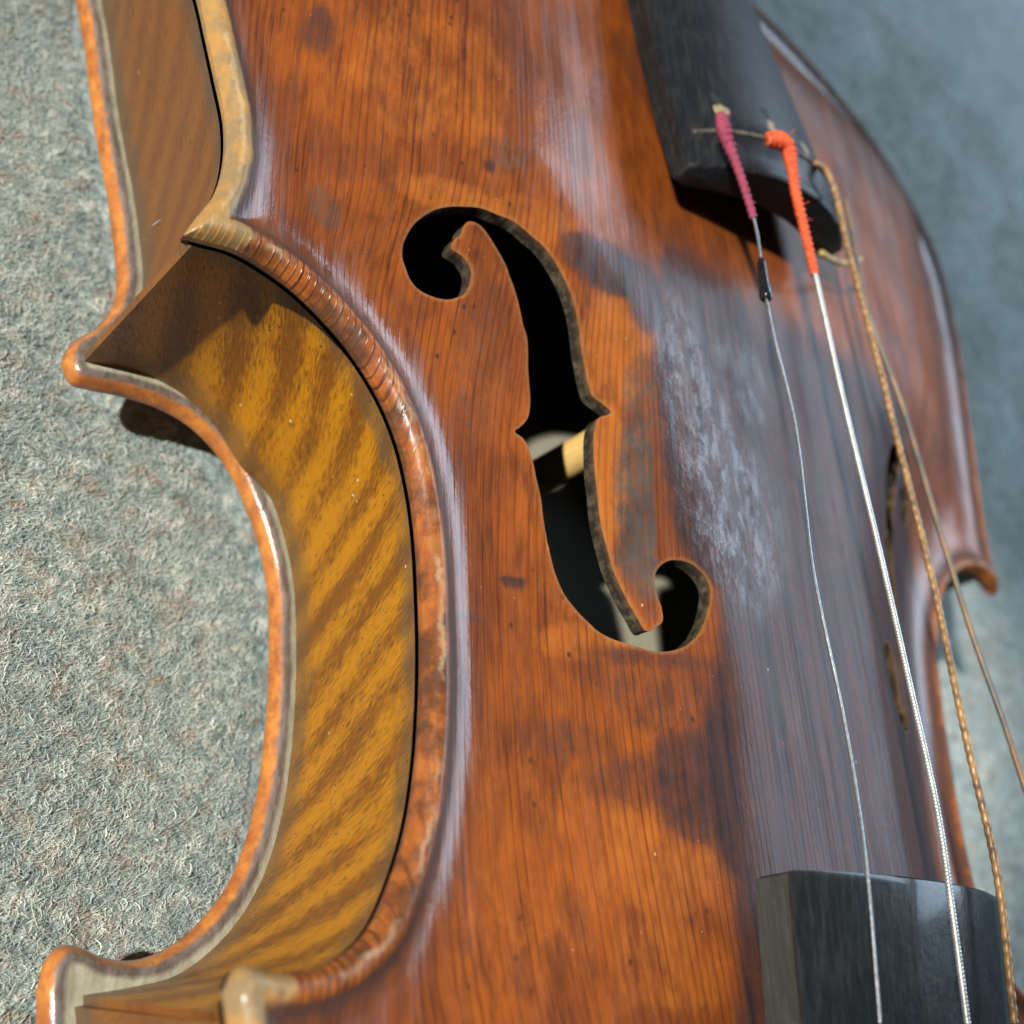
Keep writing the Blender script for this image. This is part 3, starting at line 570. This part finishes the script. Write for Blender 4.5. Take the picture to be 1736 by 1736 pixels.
# ------------------------------------------------------------------ tailpiece
TY=math.radians(8.5);TC=np.array([.8,51.2])
def tpt(u,v,z):   # u across, v along towards the tail
    return (TC[0]+u*math.cos(TY)-v*math.sin(TY),TC[1]+u*math.sin(TY)+v*math.cos(TY),z)
def tz(v): return 68.4-.052*v
V=[];prof=np.linspace(-1,1,29)
vs=np.r_[0,.3,.9,np.linspace(2,108,50)]
for i,v in enumerate(vs):
    wv=21.2-10.2*smooth01(np.array([v/112.]))[0]*.9;sh=(.6,.25,.06)[i] if i<3 else 0
    ridge=1.0*math.exp(-((v-6.3)/1.1)**2)-.5*math.exp(-((v-3.)/2.)**2)
    zb_=tz(v)-3.6
    row=[tpt((wv-sh)*x,v,tz(v)-.35*sh+6.6*(1-abs(x)**2.2)*(wv/21.2)-sh*.5+ridge*(1-x**6)) for x in prof]
    row+=[tpt((wv-sh)*.985,v,zb_+sh*.5)]+[tpt((wv-3)*x,v,zb_+3.4*(1-x*x)) for x in np.linspace(1,-1,11)]+[tpt(-(wv-sh)*.985,v,zb_+sh*.5)]
    V+=row;k=len(row)
F=[(i*k+j,i*k+(j+1)%k,(i+1)*k+(j+1)%k,(i+1)*k+j) for i in range(len(vs)-1) for j in range(k)]+[tuple(range(k))[::-1],tuple((len(vs)-1)*k+q for q in range(k))]
tailpiece=make('tailpiece',np.array(V),F,M_tail,violin,sharp=42)
def tsurf(u,v): 
    wv=21.2-10.2*smooth01(np.array([v/112.]))[0]*.9;x=u/wv
    return tz(v)+6.6*(1-abs(x)**2.2)*(wv/21.2)+1.0*math.exp(-((v-6.3)/1.1)**2)*(1-x**6)
M_saddle=mat_plain('worn_saddle',(.13,.115,.075),(.02,.02,.02),.7,.6)
sp=[tpt(u,6.3,tsurf(u,6.3)-.12) for u in np.linspace(-19.6,19.6,60)]
Vs,Fs=tube(sp,.34,8);make('string_saddle',Vs,Fs,M_saddle,tailpiece)
M_chip=mat_plain('worn_keyhole_wood',(.30,.24,.13),(.16,.13,.08),2.,.7)
M_hole=mat_plain('keyhole_dark',(.006,.006,.006),(.012,.012,.012),2.,.8)
def patch(name,u0,v0,ru,rv,h,mat,seed,par):
    r=np.random.default_rng(seed);k=18;V=[tpt(u0,v0,tsurf(u0,v0)+h)];ph=r.uniform(0,6,3)
    for ringf in (.55,1.):
        for j in range(k):
            a=2*math.pi*j/k;m=ringf*(1+.22*math.sin(2*a+ph[0])+.14*math.sin(3*a+ph[1])+.1*math.sin(5*a+ph[2]))
            u=u0+ru*m*math.cos(a);v=v0+rv*m*math.sin(a);V.append(tpt(u,v,tsurf(u,v)+(h if ringf<1 else -.12)))
    F=[(0,1+j,1+(j+1)%k) for j in range(k)]+[(1+j,1+k+j,1+k+(j+1)%k,1+(j+1)%k) for j in range(k)]
    make(name,np.array(V),F,mat,par)
for i,u in enumerate((-14.2,-4.6,5,14.2)):
    patch('string_hole',u,13.2,1.2,2.0,.05,M_hole,i,tailpiece)
    patch('worn_chip',u+.3,10.6 if i else 11.4,1.5,1.7,.07,M_chip,20+i,tailpiece)

M_gutend=mat_plain('yellow_tail_gut',(.52,.40,.12),(.38,.27,.07),1.,.5)
Vg,Fg=tube(spline(GUT,.4),np.r_[.5],10);make('tail_gut',Vg,Fg,M_gutend,tailpiece)
# ------------------------------------------------------------------ strings
M_steel=mat_plain('plain_steel_string',(.42,.44,.45),(.25,.26,.27),2.,.34,.85,.2)
M_silver=mat_plain('silver_wound_string',(.58,.58,.54),(.40,.41,.38),.6,.38,.7,.1)
M_gut=mat_plain('tarnished_gut_string',(.36,.20,.075),(.12,.075,.035),.55,.42,.15,.6)
M_dark=mat_plain('blackened_wound_string',(.07,.075,.065),(.22,.13,.06),.16,.45,.3,.4)
M_maroon=mat_plain('maroon_silk',(.30,.035,.075),(.17,.03,.06),1.6,.75,0,.4)
M_orange=mat_plain('orange_silk',(.72,.10,.02),(.50,.055,.015),1.6,.75,0,.4)
M_tube=mat_plain('black_plastic_sleeve',(.008,.008,.01),(.015,.015,.018),1.,.12)
R_=CAM_R
def cut(Q,s0,s1):
    s=np.r_[0,np.cumsum(np.linalg.norm(np.diff(Q,axis=0),axis=1))];return Q[(s>=s0)&(s<=s1)]
def tpq(u,v,dz): 
    return tpt(u,v,tsurf(u,v)+dz)
def tail_extend(P,last):
    return [tuple(p) for p in P]+last
def fray(V,F,q,count,seed):
    r=np.random.default_rng(seed);V=[V];F=list(F);o=len(V[0])
    for c in range(count):
        i=int(len(q)*min(.98,abs(r.normal(0,.4))));p=q[i];d=r.normal(0,1,3);d[2]=abs(d[2])*.6+.1;d/=np.linalg.norm(d);L=r.uniform(.5,1.5);bend=r.normal(0,.5,3)
        pts=[p+d*(.45+L*t)+bend*t*t*L*.6 for t in np.linspace(0,1,6)]
        v,f=tube(np.array(pts),.055,4);V.append(v);F+=[[k+o for k in x] for x in f];o+=len(v)
    return np.vstack(V),F
# treble string: maroon silk, black sleeve, plain steel
for k_,(path,rad,mat,tw,amp,step,k) in STRINGS.items():
    Q=spline(path,step)
    V,F=tube(Q,rad,k,tw,amp,1)
    o=make('string',V,F,{'E':M_steel,'A':M_silver,'D':M_gut,'G':M_dark}[k_],violin,label={'E':'thin plain steel string with maroon silk end','A':'bright silver wound string with orange silk end','D':'brown tarnished gut string','G':'dark blackened string'}[k_])
    if k_=='E':
        q=cut(spline(path,.08),0,17.5);n=len(q);V,F=tube(q,np.interp(np.linspace(0,1,n),[0,.15,.45,1],[.75,1.05,.62,.5]),14,1.05,.42,2);V,F=fray(V,F,q,24,11);make('silk_winding',V,F,M_maroon,o)
        q=cut(spline(path,.1),24.5,31.5);n=len(q);V,F=tube(q,np.interp(np.linspace(0,1,n),[0,.1,.6,.85,.93,1],[.35,.62,.72,.9,.95,.7]),14);make('sleeve',V,F,M_tube,o)
    if k_=='A':
        q=cut(spline(path,.08),0,27.5);n=len(q);V,F=tube(q,np.interp(np.linspace(0,1,n),[0,.08,.35,1],[.9,1.25,.72,.6]),14,1.0,.45,2);V,F=fray(V,F,q,46,12);make('silk_winding',V,F,M_orange,o)
# ------------------------------------------------------------------ felt
M_felt=mat_felt(True);M_fib=mat_felt(False)
n=260;gx=np.linspace(-700,800,n);gy=np.linspace(-500,1000,n)
gx=np.sign(gx)*np.abs(gx/800)**1.6*800;gy=np.sign(gy)*np.abs(gy/1000)**1.6*1000
X,Y=np.meshgrid(gx,gy);Z=FELT+.25*np.sin(X*.21+Y*.12)*np.sin(Y*.17-.05*X)-.1
far=smooth01((np.hypot(X-5,Y+10)-150)/60);Z+=far*(1.6*np.sin(X*.045+Y*.03)*np.sin(Y*.05-X*.02)+.8*np.sin(X*.11-Y*.09))
V=np.c_[X.ravel(),Y.ravel(),Z.ravel()];i=(np.arange(n-1)[:,None]*n+np.arange(n-1)[None]).ravel()
F=np.stack([i,i+1,i+n+1,i+n],1)
make('ground',V,F,M_felt,None,label='grey-green felt cloth the violin lies on',kind='structure')
def fibres(count,box,length,width,zmax,pal,seed,avoid=True):
    r=np.random.default_rng(seed);x=r.uniform(box[0],box[1],count);y=r.uniform(box[2],box[3],count)
    if avoid:
        P=np.stack([x,y],1);k=~inside(P,back);k|=(dist(P,back[::2])<3.2);x,y=x[k],y[k]
    n=len(x);m=6;a=r.normal(.75,.75,n);cur=r.normal(0,.8,n);L=length*np.exp(r.normal(0,.45,n));ds=L/(m-1)
    ts=np.linspace(-.5,.5,m)[None];ang=a[:,None]+cur[:,None]*ts*1.6+np.abs(.3*r.normal(0,1,n))[:,None]*np.sin(ts*7+r.uniform(0,6,n)[:,None])
    px=np.cumsum(np.cos(ang)*ds[:,None],1);py=np.cumsum(np.sin(ang)*ds[:,None],1);px-=px.mean(1)[:,None];py-=py.mean(1)[:,None]
    px+=x[:,None];py+=y[:,None]
    h=zmax*r.uniform(.0,1,n)**2.0
    pz=FELT+.25*np.sin(px*.21+py*.12)*np.sin(py*.17-.05*px)-.05+h[:,None]*(1-(2*ts)**2)*.9+.10*np.sin(ts*9+r.uniform(0,6,n)[:,None])+.10
    w=width*np.exp(r.normal(0,.3,n))[:,None]*np.array([.4,.9,1,1,.9,.35])[None]
    nx=-np.sin(ang)*w;ny=np.cos(ang)*w;tilt=r.uniform(-1,1,n)[:,None]*w
    A=np.stack([px-nx,py-ny,pz-tilt],-1);B=np.stack([px+nx,py+ny,pz+tilt],-1)
    V=np.stack([A,B],2).reshape(-1,3)
    b=(np.arange(n)*2*m)[:,None]+(np.arange(m-1)*2)[None];b=b.ravel();F=np.stack([b,b+1,b+3,b+2],1)
    pc=np.array((1.42,1.37,1.25))*np.array(pal)[r.integers(0,len(pal),n)]*np.exp(r.normal(0,.22,n))[:,None];pc=np.clip(pc,0,.85)
    C=np.repeat(np.c_[pc,np.ones(n)],2*m,0)
    return V,F,C
PAL=[(.62,.62,.56),(.12,.21,.19),(.36,.22,.15),(.30,.34,.32),(.24,.28,.27),(.36,.39,.36),(.44,.45,.41),(.30,.26,.21),(.20,.145,.11),(.10,.13,.13),(.15,.20,.20),(.33,.36,.33),(.58,.57,.50),(.08,.17,.14),(.42,.43,.40),(.36,.33,.28),(.27,.31,.31)]
V,F,C=fibres(230000,(-128,-48,-88,100),1.15,.028,.6,PAL,3)
make('felt_fibres',V,F,M_fib,None,smooth=False,cols=C,label='matted wool fibres of the grey-green felt',kind='stuff',cat='felt')
V,F,C=fibres(45000,(52,330,-60,330),4.2,.10,1.3,PAL,4)
make('felt_fibres',V,F,M_fib,None,smooth=False,cols=C,label='matted wool fibres beyond the violin',kind='stuff',cat='felt')

# a wisp of lint caught on the lower rib near the corner
M_lint=mat_plain('grey_lint',(.55,.54,.50),(.42,.42,.40),1.,.8)
def lint(P,seed,label):
    V,F=tube(spline(P,.3),.05,5);make('lint_thread',V,F,M_lint,None,label=label,cat='lint')
LINT=[([(-81.4,43.0,25.6),(-80.9,40.2,26.4),(-80.1,37.0,27.9),(-79.5,34.5,29.6),(-79.2,33.0,30.4)],'long pale wisp of lint clinging to the brown lower rib'),
([(-79.8,35.2,21.7),(-79.6,34.8,24.0),(-79.3,33.2,27.0),(-79.0,31.9,28.6)],'short pale curl of lint on the brown lower rib by the corner')]
for i,(P,l) in enumerate(LINT): lint(P,i,l)
